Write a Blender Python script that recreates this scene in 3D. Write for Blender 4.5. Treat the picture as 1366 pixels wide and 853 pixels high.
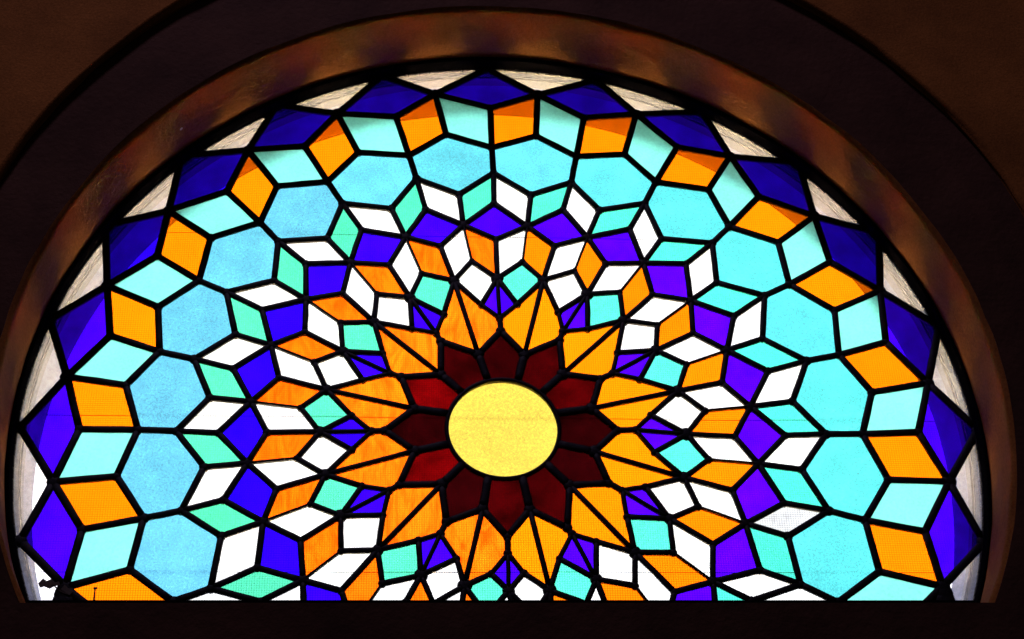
import bpy, bmesh, math, random
from mathutils import Vector, Matrix, noise

# ------------------------------------------------------------------ camera, light, exposure
scene = bpy.context.scene
for o in list(bpy.data.objects):
    bpy.data.objects.remove(o)
COL = scene.collection

cam_data = bpy.data.cameras.new('camera')
cam = bpy.data.objects.new('camera', cam_data)
COL.objects.link(cam)
YAW, PITCH, ROLL = math.radians(4.7705), math.radians(32.4129), math.radians(-1.8998)
fwd = Vector((math.sin(YAW)*math.cos(PITCH), math.cos(YAW)*math.cos(PITCH), math.sin(PITCH)))
rgt = Vector((math.cos(YAW), -math.sin(YAW), 0))
upv = rgt.cross(fwd)
r2 = math.cos(ROLL)*rgt + math.sin(ROLL)*upv
u2 = -math.sin(ROLL)*rgt + math.cos(ROLL)*upv
m = Matrix((r2, u2, -fwd)).transposed().to_4x4()
m.translation = Vector((-0.23656, -3.12723, -1.71460))
cam.matrix_world = m
cam_data.sensor_fit = 'HORIZONTAL'
cam_data.sensor_width = 36.0
cam_data.lens = 36.0*2283.14/1366.0
cam_data.clip_start = 0.05
cam_data.clip_end = 100
scene.camera = cam

world = bpy.data.worlds.new('World')
scene.world = world
world.use_nodes = True
WB = world.node_tree.nodes['Background']
WB.inputs['Color'].default_value = (1.0, 0.80, 0.74, 1)      # faint light of the dim room
WB.inputs['Strength'].default_value = 0.016
SKY_STRENGTH = 3.0                                           # overexposed daylight beyond the glass

# sunlight falling on the paving outside, bounced up into the window
sun_data = bpy.data.lights.new('outdoor_sunlight', 'AREA')
sun_data.shape = 'DISK'; sun_data.size = 1.2; sun_data.spread = math.radians(44); sun_data.energy = 7200; sun_data.color = (1.0, .80, .50)
sun = bpy.data.objects.new('outdoor_sunlight', sun_data)
COL.objects.link(sun)
sun.location = (1.0, 4.6, 9.2)
sun.rotation_euler = (Vector((0.0, 6.2, -2.2))-sun.location).to_track_quat('-Z', 'Y').to_euler()

# a dim, unseen, added lamp high in the room, grazing the wall above the arch
fill_data = bpy.data.lights.new('room_fill', 'AREA')
fill_data.shape = 'DISK'; fill_data.size = .6; fill_data.energy = 54; fill_data.color = (1.0, .76, 1.3)
fill = bpy.data.objects.new('room_fill', fill_data)
COL.objects.link(fill)
fill.location = (-.9, -2.1, 4.4)
fill.rotation_euler = (Vector((0, -.37, 1.1))-fill.location).to_track_quat('-Z', 'Y').to_euler()

scene.view_settings.view_transform = 'Standard'
scene.view_settings.look = 'None'
scene.view_settings.exposure = 0
scene.view_settings.gamma = 1
scene.render.engine = 'CYCLES'
scene.cycles.transparent_max_bounces = 24
scene.cycles.max_bounces = 14
scene.cycles.transmission_bounces = 12
scene.cycles.diffuse_bounces = 5
scene.cycles.use_denoising = True
scene.cycles.sample_clamp_indirect = 80

random.seed(7)

# ------------------------------------------------------------------ measured plan of the lead lines
# metres in the plane of the window (x, z), origin at the centre of the rosette; 24 rays, k counts clockwise from the top
NODES = {
  'A': (-10, 1, [(-0.5006, -0.8564), (-0.7052, -0.6977), (-0.8617, -0.4914), (-0.9595, -0.2516), (-0.9909, 0.0017), (-0.9607, 0.2635), (-0.8684, 0.5099), (-0.7162, 0.7076), (-0.5080, 0.8624), (-0.2650, 0.9581), (-0.0168, 0.9861), (0.2450, 0.9584), (0.4927, 0.8679), (0.7082, 0.7204), (0.8702, 0.5217), (0.9688, 0.2721), (1.0107, 0.0123), (0.9766, -0.2498), (0.8787, -0.4941), (0.7209, -0.7047), (0.5139, -0.8672)]),
  'B': (-10, 1, [(-0.3618, -0.8568), (-0.5712, -0.7340), (-0.7417, -0.5611), (-0.8617, -0.3500), (-0.9105, -0.1221), (-0.9098, 0.1234), (-0.8498, 0.3519), (-0.7344, 0.5535), (-0.5684, 0.7283), (-0.3681, 0.8402), (-0.1399, 0.9053), (0.1028, 0.9095), (0.3353, 0.8571), (0.5483, 0.7356), (0.7265, 0.5674), (0.8508, 0.3646), (0.9209, 0.1267), (0.9279, -0.1112), (0.8751, -0.3474), (0.7554, -0.5621), (0.5842, -0.7384), (0.3731, -0.8645)]),
  'C': (-10, 1, [(-0.4352, -0.7561), (-0.6160, -0.6177), (-0.7549, -0.4372), (-0.8424, -0.2269), (-0.8714, -0.0009), (-0.8311, 0.2248), (-0.7492, 0.4316), (-0.6091, 0.6101), (-0.4401, 0.7422), (-0.2320, 0.8347), (-0.0104, 0.8663), (0.2103, 0.8425), (0.4248, 0.7604), (0.6034, 0.6203), (0.7468, 0.4409), (0.8437, 0.2297), (0.8811, 0.0059), (0.8585, -0.2256), (0.7709, -0.4401), (0.6307, -0.6246), (0.4476, -0.7666)]),
  'E': (-10, 1, [(-0.3032, -0.7456), (-0.4859, -0.6417), (-0.6354, -0.4941), (-0.7416, -0.3128), (-0.7863, -0.1087), (-0.7871, 0.1039), (-0.7367, 0.2990), (-0.6371, 0.4818), (-0.4980, 0.6271), (-0.3176, 0.7276), (-0.1151, 0.7852), (0.0948, 0.7858), (0.2996, 0.7364), (0.4881, 0.6379), (0.6345, 0.4924), (0.7401, 0.3110), (0.7946, 0.1027), (0.7994, -0.1076), (0.7502, -0.3149), (0.6431, -0.4983), (0.4922, -0.6478), (0.3078, -0.7531)]),
  'F': (-11, 1, [(-0.1929, -0.7298), (-0.3752, -0.6550), (-0.5319, -0.5356), (-0.6524, -0.3797), (-0.7243, -0.2020), (-0.7531, -0.0017), (-0.7244, 0.1866), (-0.6546, 0.3680), (-0.5309, 0.5253), (-0.3849, 0.6423), (-0.2008, 0.7216), (-0.0094, 0.7488), (0.1864, 0.7272), (0.3676, 0.6573), (0.5269, 0.5341), (0.6470, 0.3785), (0.7349, 0.1958), (0.7598, 0.0002), (0.7371, -0.2008), (0.6569, -0.3814), (0.5358, -0.5384), (0.3782, -0.6587), (0.1949, -0.7342)]),
  'G': (-11, 1, [(-0.1628, -0.6607), (-0.3282, -0.5961), (-0.4713, -0.4908), (-0.5823, -0.3521), (-0.6520, -0.1851), (-0.6754, -0.0037), (-0.6510, 0.1691), (-0.5940, 0.3389), (-0.4882, 0.4751), (-0.3495, 0.5819), (-0.1836, 0.6551), (-0.0069, 0.6751), (0.1712, 0.6520), (0.3372, 0.5957), (0.4831, 0.4876), (0.5872, 0.3476), (0.6618, 0.1797), (0.6816, -0.0004), (0.6642, -0.1798), (0.5858, -0.3428), (0.4772, -0.4827), (0.3360, -0.5898), (0.1719, -0.6566)]),
  'H': (-11, 1, [(-0.0746, -0.6116), (-0.2303, -0.5714), (-0.3704, -0.4923), (-0.4852, -0.3797), (-0.5690, -0.2403), (-0.6126, -0.0866), (-0.6123, 0.0759), (-0.5684, 0.2313), (-0.4929, 0.3706), (-0.3809, 0.4852), (-0.2399, 0.5695), (-0.0866, 0.6125), (0.0767, 0.6146), (0.2320, 0.5746), (0.3687, 0.4980), (0.4834, 0.3809), (0.5707, 0.2352), (0.6186, 0.0784), (0.6192, -0.0850), (0.5722, -0.2375), (0.4830, -0.3782), (0.3687, -0.4903), (0.2292, -0.5690), (0.0741, -0.6089)]),
  'I': (-11, 1, [(-0.1318, -0.5677), (-0.2743, -0.5142), (-0.3980, -0.4257), (-0.4946, -0.3082), (-0.5695, -0.1606), (-0.5901, -0.0074), (-0.5682, 0.1467), (-0.5153, 0.2950), (-0.4257, 0.4162), (-0.3052, 0.5097), (-0.1623, 0.5689), (-0.0078, 0.5888), (0.1487, 0.5740), (0.2980, 0.5236), (0.4185, 0.4303), (0.5135, 0.2934), (0.5739, 0.1531), (0.5941, -0.0043), (0.5731, -0.1624), (0.5071, -0.3120), (0.4091, -0.4326), (0.2832, -0.5237), (0.1380, -0.5792)]),
  'J': (-11, 1, [(-0.0489, -0.5227), (-0.1826, -0.4923), (-0.3038, -0.4282), (-0.4042, -0.3350), (-0.4879, -0.2087), (-0.5262, -0.0771), (-0.5263, 0.0666), (-0.4916, 0.2056), (-0.4218, 0.3228), (-0.3282, 0.4208), (-0.2075, 0.4916), (-0.0783, 0.5269), (0.0661, 0.5265), (0.2004, 0.4982), (0.3228, 0.4307), (0.4208, 0.3319), (0.4893, 0.2043), (0.5265, 0.0647), (0.5289, -0.0720), (0.4881, -0.2093), (0.4090, -0.3369), (0.3079, -0.4313), (0.1858, -0.4963), (0.0510, -0.5274)]),
  'K': (-12, 1, [(0.0150, -0.4316), (-0.0972, -0.4208), (-0.2028, -0.3813), (-0.3290, -0.3569), (-0.4119, -0.2493), (-0.4647, -0.1357), (-0.4903, -0.0056), (-0.4716, 0.1255), (-0.4214, 0.2395), (-0.3435, 0.3396), (-0.2434, 0.4162), (-0.1299, 0.4685), (-0.0056, 0.4891), (0.1249, 0.4737), (0.2379, 0.4277), (0.3374, 0.3467), (0.4191, 0.2475), (0.4708, 0.1232), (0.4854, -0.0080), (0.4683, -0.1339), (0.4165, -0.2552), (0.3297, -0.3590), (0.1903, -0.3845), (0.0843, -0.4206)]),
  'L': (-11, 1, [(-0.0441, -0.4098), (-0.1486, -0.3844), (-0.2487, -0.3417), (-0.3312, -0.2719), (-0.3954, -0.1691), (-0.4265, -0.0654), (-0.4234, 0.0530), (-0.3995, 0.1648), (-0.3456, 0.2633), (-0.2690, 0.3391), (-0.1717, 0.3947), (-0.0606, 0.4293), (0.0520, 0.4292), (0.1671, 0.4070), (0.2648, 0.3519), (0.3422, 0.2677), (0.3978, 0.1678), (0.4283, 0.0534), (0.4255, -0.0627), (0.3938, -0.1719), (0.3340, -0.2739), (0.2517, -0.3462), (0.1524, -0.3845), (0.0477, -0.4108)]),
  'M': (-12, 1, [(0.0002, -0.3575), (-0.0870, -0.3464), (-0.1727, -0.3241), (-0.2585, -0.2700), (-0.3339, -0.1947), (-0.3674, -0.1024), (-0.3815, -0.0033), (-0.3708, 0.0972), (-0.3390, 0.1916), (-0.2744, 0.2671), (-0.1968, 0.3308), (-0.1008, 0.3767), (-0.0051, 0.3842), (0.0963, 0.3812), (0.1922, 0.3457), (0.2683, 0.2783), (0.3341, 0.2024), (0.3741, 0.1018), (0.3836, -0.0030), (0.3700, -0.1053), (0.3322, -0.1989), (0.2565, -0.2739), (0.1752, -0.3318), (0.0815, -0.3559)]),
  'N': (-11, 1, [(-0.0341, -0.3207), (-0.1021, -0.2880), (-0.1781, -0.2487), (-0.2490, -0.1930), (-0.2928, -0.1281), (-0.3154, -0.0451), (-0.3172, 0.0355), (-0.2955, 0.1215), (-0.2537, 0.1879), (-0.1925, 0.2501), (-0.1236, 0.2884), (-0.0418, 0.3142), (0.0370, 0.3169), (0.1262, 0.2977), (0.1886, 0.2551), (0.2495, 0.1957), (0.2943, 0.1292), (0.3111, 0.0421), (0.3126, -0.0465), (0.2881, -0.1268), (0.2454, -0.1950), (0.1796, -0.2502), (0.1036, -0.2877), (0.0312, -0.3191)]),
  'Q': (-10, 2, [(-0.1340, -0.2341), (-0.2376, -0.1375), (-0.2753, -0.0011), (-0.2381, 0.1383), (-0.1406, 0.2402), (-0.0023, 0.2804), (0.1343, 0.2482), (0.2360, 0.1434), (0.2766, 0.0065), (0.2395, -0.1351), (0.1313, -0.2333), (0.0006, -0.2769)]),
  'S': (-10, 2, [(-0.1218, -0.2074), (-0.2170, -0.1250), (-0.2479, 0.0006), (-0.2151, 0.1297), (-0.1305, 0.2195), (-0.0008, 0.2478), (0.1257, 0.2256), (0.2094, 0.1298), (0.2382, 0.0053), (0.2126, -0.1186), (0.1225, -0.2199), (0.0008, -0.2403)]),
  'P': (-11, 2, [(-0.0482, -0.1788), (-0.1309, -0.1231), (-0.1853, -0.0464), (-0.1868, 0.0528), (-0.1310, 0.1365), (-0.0505, 0.1884), (0.0487, 0.1881), (0.1296, 0.1408), (0.1875, 0.0571), (0.1871, -0.0456), (0.1318, -0.1241), (0.0479, -0.1798)]),
  'U': (-11, 2, [(-0.0365, -0.1113), (-0.0922, -0.0815), (-0.1195, -0.0311), (-0.1212, 0.0444), (-0.0901, 0.0972), (-0.0310, 0.1217), (0.0311, 0.1187), (0.0842, 0.0959), (0.1155, 0.0465), (0.1097, -0.0268), (0.0925, -0.0803), (0.0366, -0.1109)]),
}

R_GLASS = 0.998
GLASS_C = (0.0025, -0.0150)
Z_CUT = -0.388            # glass runs down behind the bottom bar
YELLOW_C, YELLOW_R = (-0.0018, 0.0075), 0.1165

def node(r, k):
    k0, st, pts = NODES[r]
    for kk in (k, k+24, k-24):
        i = kk-k0
        if i % st == 0 and 0 <= i//st < len(pts):
            return pts[i//st]
    return None

# ------------------------------------------------------------------ materials
def new_mat(name):
    mt = bpy.data.materials.new(name)
    mt.use_nodes = True
    nt = mt.node_tree
    nt.nodes.clear()
    return mt, nt, nt.nodes, nt.links

def N(nodes, typ, **kw):
    n = nodes.new(typ)
    for k, v in kw.items():
        if k in n.inputs: n.inputs[k].default_value = v
        else: setattr(n, k, v)
    return n

def math_node(ns, ls, op, a, b=None, clamp=False):
    n = ns.new('ShaderNodeMath'); n.operation = op; n.use_clamp = clamp
    for i, v in enumerate((a, b)):
        if v is None: continue
        if hasattr(v, 'links'): ls.new(v, n.inputs[i])
        else: n.inputs[i].default_value = v
    return n.outputs[0]

def mixrgb(ns, ls, typ, fac, a, b):
    n = ns.new('ShaderNodeMix'); n.data_type = 'RGBA'; n.blend_type = typ
    for s, v in ((n.inputs[0], fac), (n.inputs[6], a), (n.inputs[7], b)):
        if hasattr(v, 'links'): ls.new(v, s)
        else: s.default_value = v
    return n.outputs[2]

def glass_mat(name, diffuse=0.10, rough=None, grain=0.0, grain_scale=260.0, wisp=0.0, wisp_to=(1, .03, 0), cloud=0.0,
              dust=0.35, ior=1.35):
    """hand-made sheet glass; the tint is the object's own colour, shared by its two faces"""
    mt, nt, ns, ls = new_mat(name)
    out = ns.new('ShaderNodeOutputMaterial')
    geo = ns.new('ShaderNodeNewGeometry')
    info = ns.new('ShaderNodeObjectInfo')
    col = info.outputs['Color']
    off = ns.new('ShaderNodeVectorMath'); off.operation = 'MULTIPLY_ADD'
    ls.new(geo.outputs['Position'], off.inputs[0]); off.inputs[1].default_value = (1, 1, 1)
    comb = ns.new('ShaderNodeCombineXYZ')
    ls.new(math_node(ns, ls, 'MULTIPLY', info.outputs['Random'], 37.0), comb.inputs[1])
    ls.new(comb.outputs[0], off.inputs[2])
    P = off.outputs[0]
    if wisp:
        nz = N(ns, 'ShaderNodeTexNoise', Scale=9.0, Detail=6.0, Roughness=0.62, Distortion=2.6)
        st = ns.new('ShaderNodeMapping'); st.inputs['Scale'].default_value = (2.2, 1, .8)
        st.inputs['Rotation'].default_value = (0, .55, 0)
        ls.new(P, st.inputs[0]); ls.new(st.outputs[0], nz.inputs['Vector'])
        rp = ns.new('ShaderNodeValToRGB'); rp.color_ramp.elements[0].position = .40; rp.color_ramp.elements[1].position = .68
        ls.new(nz.outputs[0], rp.inputs[0])
        f = math_node(ns, ls, 'MULTIPLY', rp.outputs[0], wisp)
        col = mixrgb(ns, ls, 'MIX', f, col, tuple(wisp_to)+(1,))
    if cloud:
        nz = N(ns, 'ShaderNodeTexNoise', Scale=16.0, Detail=2.0, Roughness=0.5)
        ls.new(P, nz.inputs['Vector'])
        mr = N(ns, 'ShaderNodeMapRange'); mr.inputs[1].default_value = .32; mr.inputs[2].default_value = .68
        mr.inputs[3].default_value = 1-cloud; mr.inputs[4].default_value = 1+cloud*.55
        ls.new(nz.outputs[0], mr.inputs[0])
        col = mixrgb(ns, ls, 'MULTIPLY', 1.0, col, mr.outputs[0])
    if grain:
        nz = N(ns, 'ShaderNodeTexNoise', Scale=grain_scale, Detail=2.0, Roughness=0.65)
        ls.new(P, nz.inputs['Vector'])
        mr = N(ns, 'ShaderNodeMapRange'); mr.inputs[1].default_value = .30; mr.inputs[2].default_value = .66
        mr.inputs[3].default_value = 1-grain; mr.inputs[4].default_value = 1+grain*.45
        ls.new(nz.outputs[0], mr.inputs[0])
        col = mixrgb(ns, ls, 'MULTIPLY', 1.0, col, mr.outputs[0])
    if dust:
        vo = N(ns, 'ShaderNodeTexVoronoi', Scale=42.0); vo.feature = 'F1'
        ls.new(P, vo.inputs['Vector'])
        d1 = math_node(ns, ls, 'LESS_THAN', vo.outputs['Distance'], .060)
        sx = ns.new('ShaderNodeSeparateColor'); ls.new(vo.outputs['Color'], sx.inputs[0])
        d2 = math_node(ns, ls, 'GREATER_THAN', sx.outputs[0], .80)
        d = math_node(ns, ls, 'MULTIPLY', math_node(ns, ls, 'MULTIPLY', d1, d2), dust)
        col = mixrgb(ns, ls, 'MIX', d, col, (.01, .012, .015, 1))
    g = ns.new('ShaderNodeGamma'); g.inputs[1].default_value = 0.5        # half the tint on each face
    ls.new(col, g.inputs[0]); tint = g.outputs[0]
    if rough is None:
        a = ns.new('ShaderNodeBsdfTransparent')
    else:
        a = ns.new('ShaderNodeBsdfRefraction'); a.inputs['Roughness'].default_value = rough; a.inputs['IOR'].default_value = ior
    ls.new(tint, a.inputs['Color'])
    b = ns.new('ShaderNodeBsdfTranslucent'); ls.new(tint, b.inputs['Color'])
    mx = ns.new('ShaderNodeMixShader'); mx.inputs[0].default_value = diffuse
    ls.new(a.outputs[0], mx.inputs[1]); ls.new(b.outputs[0], mx.inputs[2])
    gl = N(ns, 'ShaderNodeBsdfGlossy', Roughness=0.12)
    bp = N(ns, 'ShaderNodeBump', Strength=0.25, Distance=0.002)
    bn = N(ns, 'ShaderNodeTexNoise', Scale=60.0, Detail=2.0)
    ls.new(P, bn.inputs['Vector']); ls.new(bn.outputs[0], bp.inputs['Height']); ls.new(bp.outputs[0], gl.inputs['Normal'])
    m2 = ns.new('ShaderNodeMixShader'); m2.inputs[0].default_value = 0.03
    ls.new(mx.outputs[0], m2.inputs[1]); ls.new(gl.outputs[0], m2.inputs[2])
    ls.new(m2.outputs[0], out.inputs[0])
    return mt

G = {
    'clear':  glass_mat('clear_seedy_glass', diffuse=.10, cloud=.10, grain=.20, grain_scale=120, dust=.5),
    'white':  glass_mat('white_glass', diffuse=.05, grain=.16, grain_scale=45, cloud=.12, dust=.7),
    'blue':   glass_mat('cobalt_glass', diffuse=.020, cloud=.26, dust=0),
    'orange': glass_mat('orange_glass', diffuse=.03, cloud=.05, dust=.6),
    'wispy':  glass_mat('streaky_orange_glass', diffuse=.05, wisp=.75, wisp_to=(.95, .040, .0), cloud=.05, dust=.3),
    'mint':   glass_mat('pale_mint_glass', diffuse=.06, rough=.30, grain=.20, grain_scale=170, cloud=.06, dust=.6),
    'hex':    glass_mat('stippled_turquoise_glass', diffuse=.045, rough=.22, grain=.30, grain_scale=230, cloud=.12, dust=.5),
    'teal':   glass_mat('small_turquoise_glass', diffuse=.05, rough=.10, grain=.16, grain_scale=200, cloud=.05, dust=.5),
    'red':    glass_mat('ruby_glass', diffuse=.06, cloud=.55, dust=.2),
    'yellow': glass_mat('stippled_yellow_glass', diffuse=.045, rough=.22, grain=.30, grain_scale=210, cloud=.06, dust=.4),
}

def simple_mat(name, col, rough=.6, metal=0.0, spec=.5, noise_amt=0.0, nscale=20.0, bump=0.0, bscale=80.0):
    mt, nt, ns, ls = new_mat(name)
    out = ns.new('ShaderNodeOutputMaterial')
    b = N(ns, 'ShaderNodeBsdfPrincipled', Roughness=rough, Metallic=metal)
    b.inputs['Specular IOR Level'].default_value = spec
    geo = ns.new('ShaderNodeNewGeometry')
    c = tuple(col)+(1,)
    if noise_amt:
        nz = N(ns, 'ShaderNodeTexNoise', Scale=nscale, Detail=6.0, Roughness=.65)
        ls.new(geo.outputs['Position'], nz.inputs['Vector'])
        mr = ns.new('ShaderNodeMapRange'); mr.inputs[1].default_value = .28; mr.inputs[2].default_value = .72
        mr.inputs[3].default_value = 1-noise_amt; mr.inputs[4].default_value = 1+noise_amt
        ls.new(nz.outputs[0], mr.inputs[0])
        c = mixrgb(ns, ls, 'MULTIPLY', 1.0, c, mr.outputs[0])
        ls.new(c, b.inputs['Base Color'])
    else:
        b.inputs['Base Color'].default_value = c
    if bump:
        nz = N(ns, 'ShaderNodeTexNoise', Scale=bscale, Detail=5.0, Roughness=.6)
        ls.new(geo.outputs['Position'], nz.inputs['Vector'])
        bp = N(ns, 'ShaderNodeBump', Strength=bump, Distance=.004)
        ls.new(nz.outputs[0], bp.inputs['Height']); ls.new(bp.outputs[0], b.inputs['Normal'])
    ls.new(b.outputs[0], out.inputs[0])
    return mt

def plaster_mat():
    mt, nt, ns, ls = new_mat('brown_plaster')
    out = ns.new('ShaderNodeOutputMaterial')
    b = N(ns, 'ShaderNodeBsdfPrincipled', Roughness=.85)
    b.inputs['Specular IOR Level'].default_value = .02
    geo = ns.new('ShaderNodeNewGeometry'); P = geo.outputs['Position']
    big = N(ns, 'ShaderNodeTexNoise', Scale=4.5, Detail=5.0, Roughness=.6); ls.new(P, big.inputs['Vector'])
    rp = ns.new('ShaderNodeValToRGB')
    e = rp.color_ramp.elements
    e[0].position = .30; e[0].color = (.115, .042, .011, 1)
    e[1].position = .72; e[1].color = (.235, .086, .020, 1)
    ls.new(big.outputs[0], rp.inputs[0])
    fine = N(ns, 'ShaderNodeTexNoise', Scale=180.0, Detail=4.0, Roughness=.7); ls.new(P, fine.inputs['Vector'])
    mr = ns.new('ShaderNodeMapRange'); mr.inputs[1].default_value = .3; mr.inputs[2].default_value = .7
    mr.inputs[3].default_value = .72; mr.inputs[4].default_value = 1.25
    ls.new(fine.outputs[0], mr.inputs[0])
    c = mixrgb(ns, ls, 'MULTIPLY', 1.0, rp.outputs[0], mr.outputs[0])
    vo = N(ns, 'ShaderNodeTexVoronoi', Scale=11.0); ls.new(P, vo.inputs['Vector'])     # a few pale chips
    sp = math_node(ns, ls, 'LESS_THAN', vo.outputs['Distance'], .045)
    sx = ns.new('ShaderNodeSeparateColor'); ls.new(vo.outputs['Color'], sx.inputs[0])
    sp = math_node(ns, ls, 'MULTIPLY', sp, math_node(ns, ls, 'GREATER_THAN', sx.outputs[1], .72))
    c = mixrgb(ns, ls, 'MIX', math_node(ns, ls, 'MULTIPLY', sp, .6), c, (.55, .42, .34, 1))
    ls.new(c, b.inputs['Base Color'])
    med = N(ns, 'ShaderNodeTexNoise', Scale=70.0, Detail=6.0, Roughness=.7); ls.new(P, med.inputs['Vector'])
    h = math_node(ns, ls, 'ADD', med.outputs[0], math_node(ns, ls, 'MULTIPLY', fine.outputs[0], .45))
    bp = N(ns, 'ShaderNodeBump', Strength=.38, Distance=.005)
    ls.new(h, bp.inputs['Height']); ls.new(bp.outputs[0], b.inputs['Normal'])
    ls.new(b.outputs[0], out.inputs[0])
    return mt

PLASTER = plaster_mat()
DARK_BAND = simple_mat('dark_brown_face', (.046, .020, .012), .85, spec=.06, noise_amt=.35, nscale=7, bump=.6, bscale=75)  # darker brown than the plaster; step face, sill and wall below
WHITE_RENDER = simple_mat('grey_painted_render', (.135, .175, .340), .8, noise_amt=.06, nscale=6)
LEAD = simple_mat('dark_lead', (.0055, .005, .007), .6, metal=.0, spec=.12, noise_amt=.35, nscale=60, bump=.35, bscale=160)
IRON = simple_mat('black_iron', (.0022, .002, .0024), 1.0, spec=.0, noise_amt=.3, nscale=40, bump=.3)
WIRE = simple_mat('grey_wire', (.22, .22, .24), .5, metal=.6)
LEAF = simple_mat('dry_leaf', (.05, .035, .02), .8, noise_amt=.4, nscale=90)
GROUND = simple_mat('pale_ground', (.62, .54, .43), .9, noise_amt=.15, nscale=.8)
mt, nt, ns, ls = new_mat('bright_sky')
em = N(ns, 'ShaderNodeEmission', Color=(1.0, .985, 1.0, 1), Strength=SKY_STRENGTH)
ls.new(em.outputs[0], ns.new('ShaderNodeOutputMaterial').inputs[0])
SKY = mt

# ------------------------------------------------------------------ helpers
def mesh_obj(name, verts, faces, mat, parent=None, loc=(0, 0, 0), smooth=False):
    me = bpy.data.meshes.new(name)
    me.from_pydata(verts, [], faces)
    me.materials.append(mat)
    if smooth:
        for p in me.polygons: p.use_smooth = True
    me.validate()
    me.update()
    o = bpy.data.objects.new(name, me)
    o.location = loc
    COL.objects.link(o)
    if parent: o.parent = parent
    return o

def empty(name, loc=(0, 0, 0)):
    o = bpy.data.objects.new(name, None)
    o.location = loc
    o.empty_display_size = .1
    COL.objects.link(o)
    return o

def tag(o, label=None, cat=None, group=None, kind=None):
    for k, v in (('label', label), ('category', cat), ('group', group), ('kind', kind)):
        if v: o[k] = v
    return o

def wob(a, s=0.0, amp=.0022):
    """uneven hand-plastered edge"""
    return amp*(noise.noise(Vector((a*5.0, s, 0)))*1.2+noise.noise(Vector((a*19.0, s+7, 0)))*.6)

def arch_path(c, r, z_bottom, n=150, seed=0.0, amp=.0022):
    """(x, z) from bottom left, over the arch, to bottom right"""
    a_end = math.acos(max(-1, min(1, (z_bottom-c[1])/r))) if z_bottom > c[1]-r*.6 else math.pi/2
    pts = []
    if a_end == math.pi/2:
        for i in range(24):
            z = z_bottom+(c[1]-z_bottom)*i/24
            pts.append((c[0]-r-wob(z, seed+3, amp), z))
    for i in range(n+1):
        a = -a_end+2*a_end*i/n
        rr = r+wob(a, seed, amp)
        pts.append((c[0]+rr*math.sin(a), c[1]+rr*math.cos(a)))
    if a_end == math.pi/2:
        for i in range(1, 25):
            z = c[1]+(z_bottom-c[1])*i/24
            pts.append((c[0]+r+wob(z, seed+5, amp), z))
    return pts

def loft(name, paths, mat, parent, smooth=True):
    """paths: list of lists of 3d points, all of one length"""
    n = len(paths[0]); verts = [p for path in paths for p in path]; faces = []
    for j in range(len(paths)-1):
        for i in range(n-1):
            faces.append((j*n+i, j*n+i+1, (j+1)*n+i+1, (j+1)*n+i))
    return mesh_obj(name, verts, faces, mat, parent, smooth=smooth)

def box(name, x0, x1, y0, y1, z0, z1, mat, parent):
    v = [(x, y, z) for x in (x0, x1) for y in (y0, y1) for z in (z0, z1)]
    f = [(0, 1, 3, 2), (4, 6, 7, 5), (0, 4, 5, 1), (2, 3, 7, 6), (0, 2, 6, 4), (1, 5, 7, 3)]
    return mesh_obj(name, v, f, mat, parent)

# ------------------------------------------------------------------ the wall with its stepped arch
wall = empty('arched_wall')
tag(wall, 'dark brown rough plastered wall with a stepped arch around the coloured window', 'wall', kind='thing')
ZS = -0.4695            # top of the inside sill edge
Y_IN, Y_STEP, Y_ROOM, Y_OUT = -.004, -.200, -.222, .170
R_IN, C_IN = 1.0015, (0.0, -.0073)
R_OUT, C_OUT = 1.149, (.028, .098)
Z_LOW = -3.2

Z_REV, N_REV = -.56, 198
def ring3(path, y, grow=0.0, c=C_IN, r=1.0, yseed=None):
    res = []
    for (x, z) in path:
        yy = y if yseed is None else y+wob(math.atan2(x, z), yseed, .002)
        s = 1+grow/r
        res.append((c[0]+(x-c[0])*s, yy, (c[1]+(z-c[1])*s) if z > c[1] else z))
    return res
p_step = arch_path(C_IN, R_IN, Z_REV, n=N_REV, seed=2, amp=.003)
mid = [ring3(arch_path((GLASS_C[0]+(C_IN[0]-GLASS_C[0])*j/8, GLASS_C[1]+(C_IN[1]-GLASS_C[1])*j/8), 1.0085+(R_IN-1.0085)*j/8+.0008*math.sin(j*2.1), Z_REV, n=N_REV, seed=1+.25*j, amp=.0025), Y_IN+(Y_STEP+.012-Y_IN)*j/8) for j in range(9)]
mid.append(ring3(p_step, Y_STEP+.004, .0025)); mid.append(ring3(p_step, Y_STEP, .010, yseed=9))
inner = loft('inner_reveal', mid, PLASTER, wall)
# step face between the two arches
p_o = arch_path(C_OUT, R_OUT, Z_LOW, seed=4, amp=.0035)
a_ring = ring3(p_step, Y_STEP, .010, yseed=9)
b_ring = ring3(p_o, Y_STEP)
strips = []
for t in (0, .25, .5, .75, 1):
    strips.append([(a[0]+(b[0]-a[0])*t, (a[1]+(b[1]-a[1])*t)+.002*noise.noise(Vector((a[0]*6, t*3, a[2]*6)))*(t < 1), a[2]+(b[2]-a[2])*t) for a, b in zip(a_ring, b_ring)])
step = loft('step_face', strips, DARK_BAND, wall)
# outer arch, from the step out to the room
outs = [ring3(arch_path(C_OUT, R_OUT, Z_LOW, seed=4+.2*j, amp=.0035), Y_STEP+(Y_ROOM+.008-Y_STEP)*j/10) for j in range(11)]
p_edge = arch_path(C_OUT, R_OUT, Z_LOW, seed=6.2, amp=.0045)
outs.append(ring3(p_edge, Y_ROOM+.002, .0015)); outs.append(ring3(p_edge, Y_ROOM, .006))
outer = loft('outer_reveal', outs, PLASTER, wall)
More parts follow.
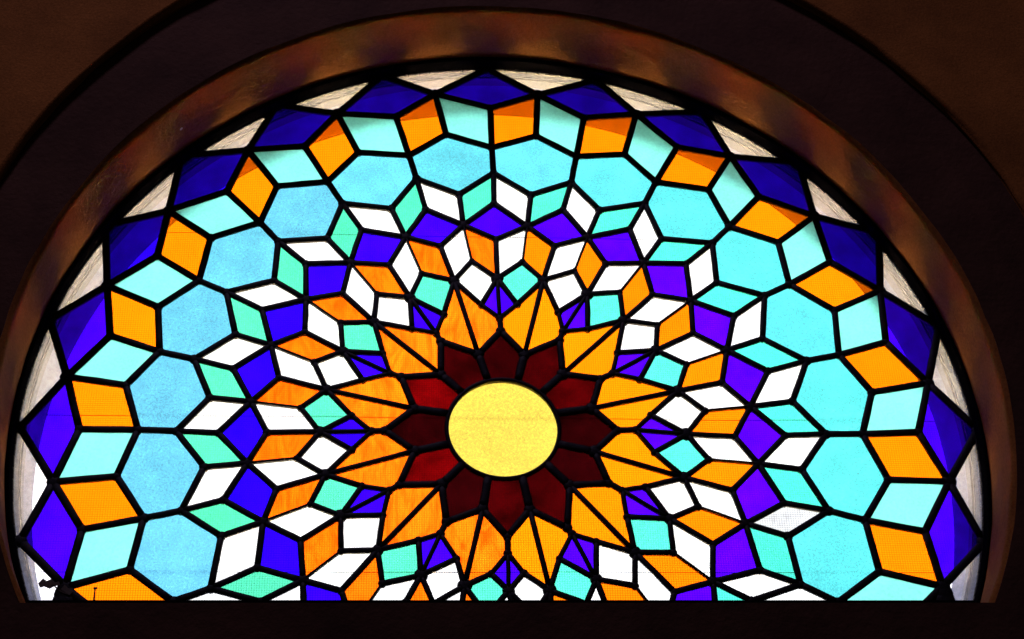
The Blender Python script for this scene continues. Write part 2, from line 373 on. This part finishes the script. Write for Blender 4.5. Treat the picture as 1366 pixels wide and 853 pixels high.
# room side of the wall, running on beyond the picture
BIG = 40.0
def surround(name, path, y, mat, big=BIG):
    far = []
    for (x, z) in path:
        d = Vector((x, z-.0)); 
        if z <= -3.0: far.append((math.copysign(big, x), y, -big)); continue
        s = big/max(abs(d.x), abs(d.y)); far.append((x*s, y, z*s))
    return loft(name, [[(x, y, z) for x, z in path], far], mat, wall, smooth=False)
surround('room_face', [(p[0], p[2]) for p in ring3(p_edge, Y_ROOM, .006)], Y_ROOM, PLASTER)
# sill and the wall under the window
box('sill', -1.25, 1.25, Y_STEP-.006, -.036, ZS-.09, ZS, DARK_BAND, wall)  # unlit front: its shade is put into the dark colour, wall_below likewise
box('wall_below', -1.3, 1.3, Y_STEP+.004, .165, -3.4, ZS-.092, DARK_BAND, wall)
box('sill_bed', -1.2, 1.2, -.034, .160, ZS-.09, -.432, PLASTER, wall)
# outside: white reveal with a groove for the glazing, then the open air
prof = [(.003, 1.006), (.018, .992), (.018, .990), (.020, .9905), (.054, .9905), (.058, .990), (.110, .989), (.164, .988), (.170, .994)]
ext_paths = []
for (y, r) in prof:
    ext_paths.append([(x, y, z) for x, z in arch_path((.002, -.008), r, -.415, n=150, seed=11, amp=.001)])
loft('outside_reveal', ext_paths, WHITE_RENDER, wall, smooth=False)
STRIP = simple_mat('slate_blue_strip', (.012, .022, .075), .6, noise_amt=.3, nscale=30)  # dark slate-blue band set round the outside reveal
loft('reveal_band', [[(x, y, z) for x, z in arch_path((.002, -.008), r, -.411, n=150, seed=11, amp=.001)]
                       for y, r in ((.021, .9895), (.024, .9865), (.050, .9865), (.053, .9895))], STRIP, wall, smooth=False)
pth = arch_path((.002, -.008), .994, -.415, n=150, seed=11, amp=.001)
far = []
for (x, z) in pth:
    s = BIG/max(abs(x), abs(z)); far.append((x*s, Y_OUT, z*s))
loft('outside_face', [[(x, Y_OUT, z) for x, z in pth], far], WHITE_RENDER, wall, smooth=False)
v0, v1 = pth[0], pth[-1]
mesh_obj('outside_face_below', [(v0[0], Y_OUT, v0[1]), (v1[0], Y_OUT, v1[1]), far[-1], (BIG, Y_OUT, -BIG), (-BIG, Y_OUT, -BIG), far[0]],
         [(0, 1, 2, 3, 4, 5)], WHITE_RENDER, wall)
box('outside_sill', -.93, .93, .012, .235, -.430, -.412, WHITE_RENDER, wall)

# ------------------------------------------------------------------ the daylight outside
sv, sf = [], []
NR, NS = 16, 48
SR = 38.0
for i in range(NR+1):
    a = math.pi/2*i/NR
    for j in range(NS):
        b = 2*math.pi*j/NS
        sv.append((SR*math.cos(a)*math.cos(b), .19+SR*math.sin(a), SR*math.cos(a)*math.sin(b)))
for i in range(NR):
    for j in range(NS):
        sf.append((i*NS+j, (i+1)*NS+j, (i+1)*NS+(j+1) % NS, i*NS+(j+1) % NS))
tag(mesh_obj('sky', sv, sf, SKY, smooth=True), kind='structure')
gv = [(37*math.cos(math.pi*i/20), .2+37*math.sin(math.pi*i/20), -2.2) for i in range(21)]
tag(mesh_obj('ground', gv, [tuple(range(21))], GROUND), kind='structure')

# ------------------------------------------------------------------ stained-glass window
window = empty('stained_glass_window', (0, 0, Z_CUT))
tag(window, 'half-round leaded stained glass window with a sunflower rosette and blue diamond border', 'window', kind='thing')
ORIG = Vector((0, 0, Z_CUT))

def clip_low(poly, z0):
    res = []
    for i, p in enumerate(poly):
        q = poly[(i+1) % len(poly)]
        if p[1] >= z0: res.append(p)
        if (p[1] >= z0) != (q[1] >= z0):
            t = (z0-p[1])/(q[1]-p[1]); res.append((p[0]+(q[0]-p[0])*t, z0))
    return res

def area(poly):
    return .5*sum(poly[i][0]*poly[(i+1) % len(poly)][1]-poly[(i+1) % len(poly)][0]*poly[i][1] for i in range(len(poly)))

def inset(poly, d):
    n = len(poly); res = []
    for i in range(n):
        p0, p1, p2 = Vector(poly[i-1]), Vector(poly[i]), Vector(poly[(i+1) % n])
        a, b = (p1-p0), (p2-p1)
        if a.length < 1e-6 or b.length < 1e-6: continue
        a.normalize(); b.normalize()
        na, nb = Vector((-a.y, a.x)), Vector((-b.y, b.x))
        bis = na+nb
        if bis.length < .2: bis = na
        bis.normalize()
        s = d/max(.35, bis.dot(na))
        res.append(tuple(p1+bis*s))
    return res

EDGES = {}
def pane(name, mat, color, ids, arc=None, jitter=.05):
    """ids: list of (ring, k); arc: extra points put after the listed corners"""
    pts = [node(*i) for i in ids]
    if any(p is None for p in pts): return None
    full = list(pts)+(arc or [])
    for i in range(len(ids)):
        if arc and i == len(ids)-1: break
        a, b = ids[i], ids[(i+1) % len(ids)]
        pa, pb = node(*a), node(*b)
        key = tuple(sorted((tuple(round(c, 5) for c in pa), tuple(round(c, 5) for c in pb))))
        EDGES[key] = a[0]+b[0]
    poly = clip_low(full, Z_CUT)
    if len(poly) < 3: return None
    if area(poly) < 0: poly.reverse()
    if area(poly) < 4e-5: return None
    poly = inset(poly, .0012)
    cx = sum(p[0] for p in poly)/len(poly); cz = sum(p[1] for p in poly)/len(poly)
    n = len(poly); h = .002
    verts = [(x-cx, -h, z-cz) for x, z in poly]+[(x-cx, h, z-cz) for x, z in poly]
    faces = [tuple(range(n)), tuple(range(2*n-1, n-1, -1))]+[(i, i+n, (i+1) % n+n, (i+1) % n) for i in range(n)]
    o = mesh_obj(name, verts, faces, mat, window, loc=Vector((cx, 0, cz))-ORIG)
    j = 1+random.uniform(-jitter, jitter)
    o.color = (min(1, color[0]*j), min(1, color[1]*j*(1+random.uniform(-jitter, jitter)*.6)), min(1, color[2]*j), 1)
    return o

def lerp(a, b, t): return tuple(x+(y-x)*t for x, y in zip(a, b))
def side(p):            # 0 on the left of the window, 1 on the right
    return max(0, min(1, (p[0]+.55)/1.1))

def arc_between(pa, pb, n=8):
    a0 = math.atan2(pa[0]-GLASS_C[0], pa[1]-GLASS_C[1]); a1 = math.atan2(pb[0]-GLASS_C[0], pb[1]-GLASS_C[1])
    return [(GLASS_C[0]+(R_GLASS+.003)*math.sin(a0+(a1-a0)*i/n), GLASS_C[1]+(R_GLASS+.003)*math.cos(a0+(a1-a0)*i/n)) for i in range(n+1)]

WHITE = (.76, .78, .785)
for k in range(-9, 11):
    A0, A1, Bk = node('A', k-1), node('A', k), node('B', k)
    if A0 and A1 and Bk:
        pane('clear_border_pane', G['clear'], (.92, .92, 1.0), [('A', k), ('B', k), ('A', k-1)], arc=arc_between(A0, A1))
    c = node('C', k)
    if c:
        pane('blue_diamond_pane', G['blue'], (.015+.019*(abs(k) > 4), .0004, .60+.15*(abs(k) > 4)), [('A', k), ('B', k+1), ('C', k), ('B', k)])  # darker view of the outside reveal put into the upper panes' tint
    pane('orange_border_pane', G['orange'], (1.0, .170, .0008), [('C', k-1), ('B', k), ('E', k), ('F', k-1)])
    pane('pale_turquoise_pane', G['mint'], (.150, .58, .50), [('B', k), ('C', k), ('F', k), ('E', k)])
    e = node('E', k)
    if e:
        hx = lerp((.094, .38, .55), (.072, .50, .53), side(e))
        hk = (k in (-8, 9))
        pane('white_pane' if hk else 'turquoise_hexagon_pane', G['white'] if hk else G['hex'], WHITE if hk else hx,
             [('F', k-1), ('E', k), ('F', k), ('G', k), ('H', k), ('G', k-1)], jitter=.08)
    for kk in (k,):
        pane('white_diamond_pane', G['white'], WHITE if k != 8 else (.40, .42, .45), [('G', k-1), ('H', k), ('J', k), ('I', k-1)])
        h = node('H', k)
        if h:
            pane('turquoise_diamond_pane', G['teal'], lerp((.062, .56, .30), (.052, .58, .44), side(h)), [('H', k), ('G', k), ('I', k), ('J', k)], jitter=.10)
        i_ = node('I', k)
        if i_:
            pane('violet_diamond_pane', G['blue'], lerp((.014, .0004, .88), (.066, .0004, .88), side(i_)), [('I', k), ('J', k+1), ('K', k), ('J', k)], jitter=.10)
for k in range(-11, 13):
    j_ = node('J', k)
    pane('white_lozenge_pane', G['white'], WHITE, [('K', k-1), ('J', k), ('L', k), ('M', k-1)])
    if j_:
        wis = side(j_) < .52
        pane('orange_lozenge_pane', G['wispy'] if wis else G['orange'], (1.0, .145, .002) if wis else (1.0, .160, .001), [('J', k), ('K', k), ('M', k), ('L', k)])
    l_ = node('L', k)
    if l_:
        cy = k % 2
        pane('turquoise_square_pane' if cy else 'white_square_pane', G['teal'] if cy else G['white'],
             lerp((.066, .58, .32), (.065, .58, .47), side(l_)) if cy else WHITE, [('L', k), ('M', k), ('N', k), ('M', k-1)])
for k in range(-11, 12, 2):
    mk = node('M', k); wis = mk[0] < -.03
    mt_ = G['wispy'] if wis else G['orange']
    c = (1.0, .170, .003) if wis else (1.0, .185, .001)
    pane('orange_petal_pane', mt_, c, [('M', k), ('N', k), ('Q', k-1), ('S', k-1), ('P', k)])
    pane('orange_petal_pane', mt_, c, [('M', k), ('P', k), ('S', k+1), ('Q', k+1), ('N', k+1)])
RED = {-4: .100, -8: .095, 2: .036, 4: .055, -2: .028, 10: .034, 12: .036, 0: .022}
for k in range(-10, 13, 2):
    vio = lerp((.014, .0004, .88), (.066, .0004, .88), side(node('M', k)))
    pane('violet_wedge_pane', G['blue'], vio, [('M', k), ('Q', k), ('N', k)])
    pane('violet_wedge_pane', G['blue'], vio, [('M', k), ('N', k+1), ('Q', k)])
    u0, u1 = node('U', k-1), node('U', k+1)
    a0 = math.atan2(u0[0]-YELLOW_C[0], u0[1]-YELLOW_C[1]); a1 = math.atan2(u1[0]-YELLOW_C[0], u1[1]-YELLOW_C[1])
    while a1 < a0: a1 += 2*math.pi
    rr = YELLOW_R+.003
    arc = [(YELLOW_C[0]+rr*math.sin(a1+(a0-a1)*i/4), YELLOW_C[1]+rr*math.cos(a1+(a0-a1)*i/4)) for i in range(5)]
    r_ = RED.get(k, .016)*.85
    pane('red_petal_pane', G['red'], (r_, .0002, .0006), [('P', k-1), ('S', k), ('P', k+1)], arc=arc, jitter=.1)
disc = [(YELLOW_R*math.sin(2*math.pi*i/24), YELLOW_R*math.cos(2*math.pi*i/24)) for i in range(24)]
yo = mesh_obj('yellow_disc_pane', [(x, -.002, z) for x, z in disc]+[(x, .002, z) for x, z in disc],
              [tuple(range(24)), tuple(range(47, 23, -1))]+[(i, i+24, (i+1) % 24+24, (i+1) % 24) for i in range(24)],
              G['yellow'], window, loc=Vector((YELLOW_C[0], 0, YELLOW_C[1]))-ORIG)
yo.color = (.50, .395, .055, 1)
for k in range(-11, 12, 2):
    p, u = node('P', k), node('U', k)
    dv = Vector((u[0]-YELLOW_C[0], u[1]-YELLOW_C[1])).normalized()*(YELLOW_R+.003)
    u = (YELLOW_C[0]+dv.x, YELLOW_C[1]+dv.y)
    EDGES[tuple(sorted((tuple(round(c, 5) for c in p), tuple(round(c, 5) for c in u))))] = 'PU'

# lead cames: rounded strips along every joint, soldered where they meet
WID = {'AB': .0155, 'BC': .0150, 'CF': .0140, 'BE': .0140, 'EF': .0140, 'FG': .0132, 'GH': .0128, 'GI': .0120, 'HJ': .0120, 'IJ': .0122,
       'JK': .0118, 'JL': .0052, 'KM': .0116, 'LM': .0112, 'MN': .0112, 'MP': .0106, 'MQ': .0088, 'NQ': .0095, 'QS': .0120, 'PS': .0140, 'PU': .0165}
BLOB = {'A': .0150, 'B': .0150, 'C': .0102, 'E': .0102, 'F': .0108, 'G': .0105, 'H': .0098, 'I': .0090, 'J': .0128, 'K': .0088, 'L': .0080,
        'M': .0140, 'N': .0086, 'Q': .0095, 'S': .0105, 'P': .0135, 'U': .0110}
lv, lf = [], []
PROF = [(-1, -.0012), (-.86, -.0040), (-.45, -.0056), (0, -.0060), (.45, -.0056), (.86, -.0040), (1, -.0012),
        (.86, .0040), (.45, .0054), (-.45, .0054), (-.86, .0040)]
def came(pa, pb, w):
    a, b = Vector(pa), Vector(pb); d = b-a; L = d.length
    if L < 1e-4: return
    d.normalize(); n = Vector((-d.y, d.x)); ns_ = 4
    base = len(lv); m_ = len(PROF)
    for i in range(ns_+1):
        p = a+d*L*i/ns_
        p = p+n*(.0007*noise.noise(Vector((p.x*40, p.y*40, 3.0))) if 0 < i < ns_ else 0)
        ww = w*.5*(1+.10*noise.noise(Vector((p.x*55, p.y*55, 9.0))))
        for (s, y) in PROF: lv.append((p.x+n.x*s*ww, y, p.y+n.y*s*ww))
    for i in range(ns_):
        for j in range(m_):
            q = (j+1) % m_
            lf.append((base+i*m_+j, base+i*m_+q, base+(i+1)*m_+q, base+(i+1)*m_+j))
    lf.append(tuple(base+j for j in range(m_-1, -1, -1))); lf.append(tuple(base+ns_*m_+j for j in range(m_)))
def blob(p, r):
    base = len(lv); n = 12
    for s, y in ((1, -.0010), (.80, -.0052), (.35, -.0063)):
        for i in range(n):
            a = 2*math.pi*i/n
            rr = r*s*(1+.13*noise.noise(Vector((p[0]*60+math.cos(a)*.8, p[1]*60+math.sin(a)*.8, s))))
            lv.append((p[0]+rr*math.cos(a), y, p[1]+rr*math.sin(a)))
    for i in range(n):
        lv.append((p[0]+r*.9*math.cos(2*math.pi*i/n), .0052, p[1]+r*.9*math.sin(2*math.pi*i/n)))
    for t in (0, 1):
        for i in range(n):
            q = (i+1) % n; lf.append((base+t*n+i, base+t*n+q, base+(t+1)*n+q, base+(t+1)*n+i))
    lf.append(tuple(base+2*n+i for i in range(n)))
    for i in range(n):
        q = (i+1) % n; lf.append((base+i, base+3*n+i, base+3*n+q, base+q))
    lf.append(tuple(base+3*n+i for i in range(n-1, -1, -1)))
Z_LEAD = -.400
for (pa, pb), kind in EDGES.items():
    if pa[1] < Z_LEAD and pb[1] < Z_LEAD: continue
    if pa[1] < Z_LEAD or pb[1] < Z_LEAD:
        hi, lo = (pa, pb) if pa[1] > pb[1] else (pb, pa)
        t = (Z_LEAD-hi[1])/(lo[1]-hi[1]); pa, pb = hi, (hi[0]+(lo[0]-hi[0])*t, Z_LEAD)
    came(pa, pb, 1.10*WID.get(''.join(sorted(kind)), .012))
for r, (k0, st, pts) in NODES.items():
    for p in pts:
        if p[1] > Z_LEAD+.004 and r != 'U':
            blob(p, BLOB[r]*random.uniform(.92, 1.1))
for kb in (-7, 8):
    pb_ = node('B', kb); blob((pb_[0], pb_[1]-.014), .020); blob((pb_[0], pb_[1]-.030), .022)
# edge came round the glass
ea = [(GLASS_C[0]+1.0005*math.sin(a), GLASS_C[1]+1.0005*math.cos(a)) for a in [-1.96+3.92*i/150 for i in range(151)]]
for i in range(150):
    if min(ea[i][1], ea[i+1][1]) > Z_LEAD: came(ea[i], ea[i+1], .0075)
# ring round the yellow disc
base = len(lv); nr = 72
ringp = [(-.0032, -.0012), (-.0024, -.0052), (.001, -.0066), (.0050, -.0050), (.0062, -.0012), (.0050, .0046), (-.0024, .0046)]
for i in range(nr):
    a = 2*math.pi*i/nr; w = 1+.06*noise.noise(Vector((math.cos(a)*4, math.sin(a)*4, 1)))
    for (dr, y) in ringp:
        rr = YELLOW_R+dr*w
        lv.append((YELLOW_C[0]+rr*math.sin(a), y, YELLOW_C[1]+rr*math.cos(a)))
mr_ = len(ringp)
for i in range(nr):
    for j in range(mr_):
        q = (j+1) % mr_; i2 = (i+1) % nr
        lf.append((base+i*mr_+j, base+i*mr_+q, base+i2*mr_+q, base+i2*mr_+j))
lv = [(x, y, z-Z_CUT) for x, y, z in lv]
mesh_obj('lead_came', lv, lf, LEAD, window, smooth=True)

# iron frame: curved band and bottom bar
fr_prof = [(-.034, .9995), (-.036, 1.0012), (-.034, 1.014), (.008, 1.014), (.008, .9990), (-.034, .9995)]
paths = []
for (y, r) in fr_prof:
    paths.append([(x, y, z-Z_CUT) for x, z in arch_path(GLASS_C, r, -.41, n=160, seed=21, amp=.0006)])
loft('iron_frame', paths, IRON, window, smooth=False)
box('bottom_bar', -.925, .925, -.030, .010, -.430-Z_CUT, -.3894-Z_CUT, IRON, window)

# ------------------------------------------------------------------ insect screen outside the glass
screen = empty('insect_screen', (0, .150, -.40))
tag(screen, 'fine grey wire insect screen seen as a weave through the coloured glass', 'screen', kind='thing')
wv, wf = [], []
def wire(a, b, r, V, F):
    a, b = Vector(a), Vector(b); d = (b-a).normalized(); n = Vector((-d.z, 0, d.x)); base = len(V)
    for p in (a, b):
        for s, y in ((1, 0), (0, -1), (-1, 0), (0, 1)):
            V.append((p.x+n.x*s*r, p.y+y*r, p.z+n.z*s*r))
    for j in range(4):
        q = (j+1) % 4; F.append((base+j, base+q, base+4+q, base+4+j))
RS = .984
pitch = .0052
x = -RS+pitch
while x < RS:
    top = math.sqrt(RS*RS-x*x)-.008
    wire((x, 0, 0), (x, 0, max(.004, top+.40)),   .00027, wv, wf) if top > -.39 else None
    x += pitch
z = -.395
while z < RS-.01:
    hw = math.sqrt(max(0, RS*RS-(z+.008)**2))
    wire((-hw, .0007, z+.40), (hw, .0007, z+.40),   .00027, wv, wf); z += pitch
tag(mesh_obj('wire_mesh', wv, wf, WIRE, screen), kind='stuff')
for zs in (.601, .1158, -.2505):                      # overlapping seams between the widths of mesh
    sv2, sf2 = [], []
    hw = math.sqrt(RS*RS-(zs+.008)**2); n = 60
    for i in range(n):
        xa, xb = -hw+2*hw*i/n, -hw+2*hw*(i+1)/n
        za = zs+.0016*noise.noise(Vector((xa*3, zs, 0))); zb = zs+.0016*noise.noise(Vector((xb*3, zs, 0)))
        wire((xa, -.0010, za+.40), (xb, -.0010, zb+.40), .0008, sv2, sf2)
    mesh_obj('seam_wire', sv2, sf2, WIRE, screen)

# ------------------------------------------------------------------ litter caught behind the glass
def leaf(name, pts, loc, label):
    n = len(pts); V = [(x, -.0006, z) for x, z in pts]+[(x*.9, .0012+.003*math.sin(i*2.0), z*.9) for i, (x, z) in enumerate(pts)]
    F = [tuple(range(n)), tuple(range(2*n-1, n-1, -1))]+[(i, i+n, (i+1) % n+n, (i+1) % n) for i in range(n)]
    return tag(mesh_obj(name, V, F, LEAF, None, loc), label, 'leaf' if 'leaf' in name else 'twig')
leaf('dead_leaf', [(-.020, .002), (-.012, .012), (-.004, .007), (.004, .011), (.012, .004), (.020, .006), (.022, -.002), (.010, -.004), (.004, -.010), (-.008, -.005), (-.016, -.006)],
     (-.893, -.006, -.346), 'small dark dead leaf caught against the clear corner pane by the bottom bar')
leaf('dead_leaf', [(-.022, .012), (-.012, .002), (-.002, .001), (.004, .010), (.010, .004), (.022, -.004), (.016, -.012), (.004, -.008), (-.004, -.004), (-.018, .008)],
     (-.866, -.007, -.357), 'thin curled dead leaf scrap beside the dark leaf in the clear corner pane')
leaf('twig', [(-.0018, -.016), (.0014, -.016), (.0012, .010), (.0040, .012), (.0040, .0145), (-.0040, .0145), (-.0040, .012), (-.0014, .010)],
     (-.803, -.005, -.366), 'short upright twig standing against the bottom orange border pane')
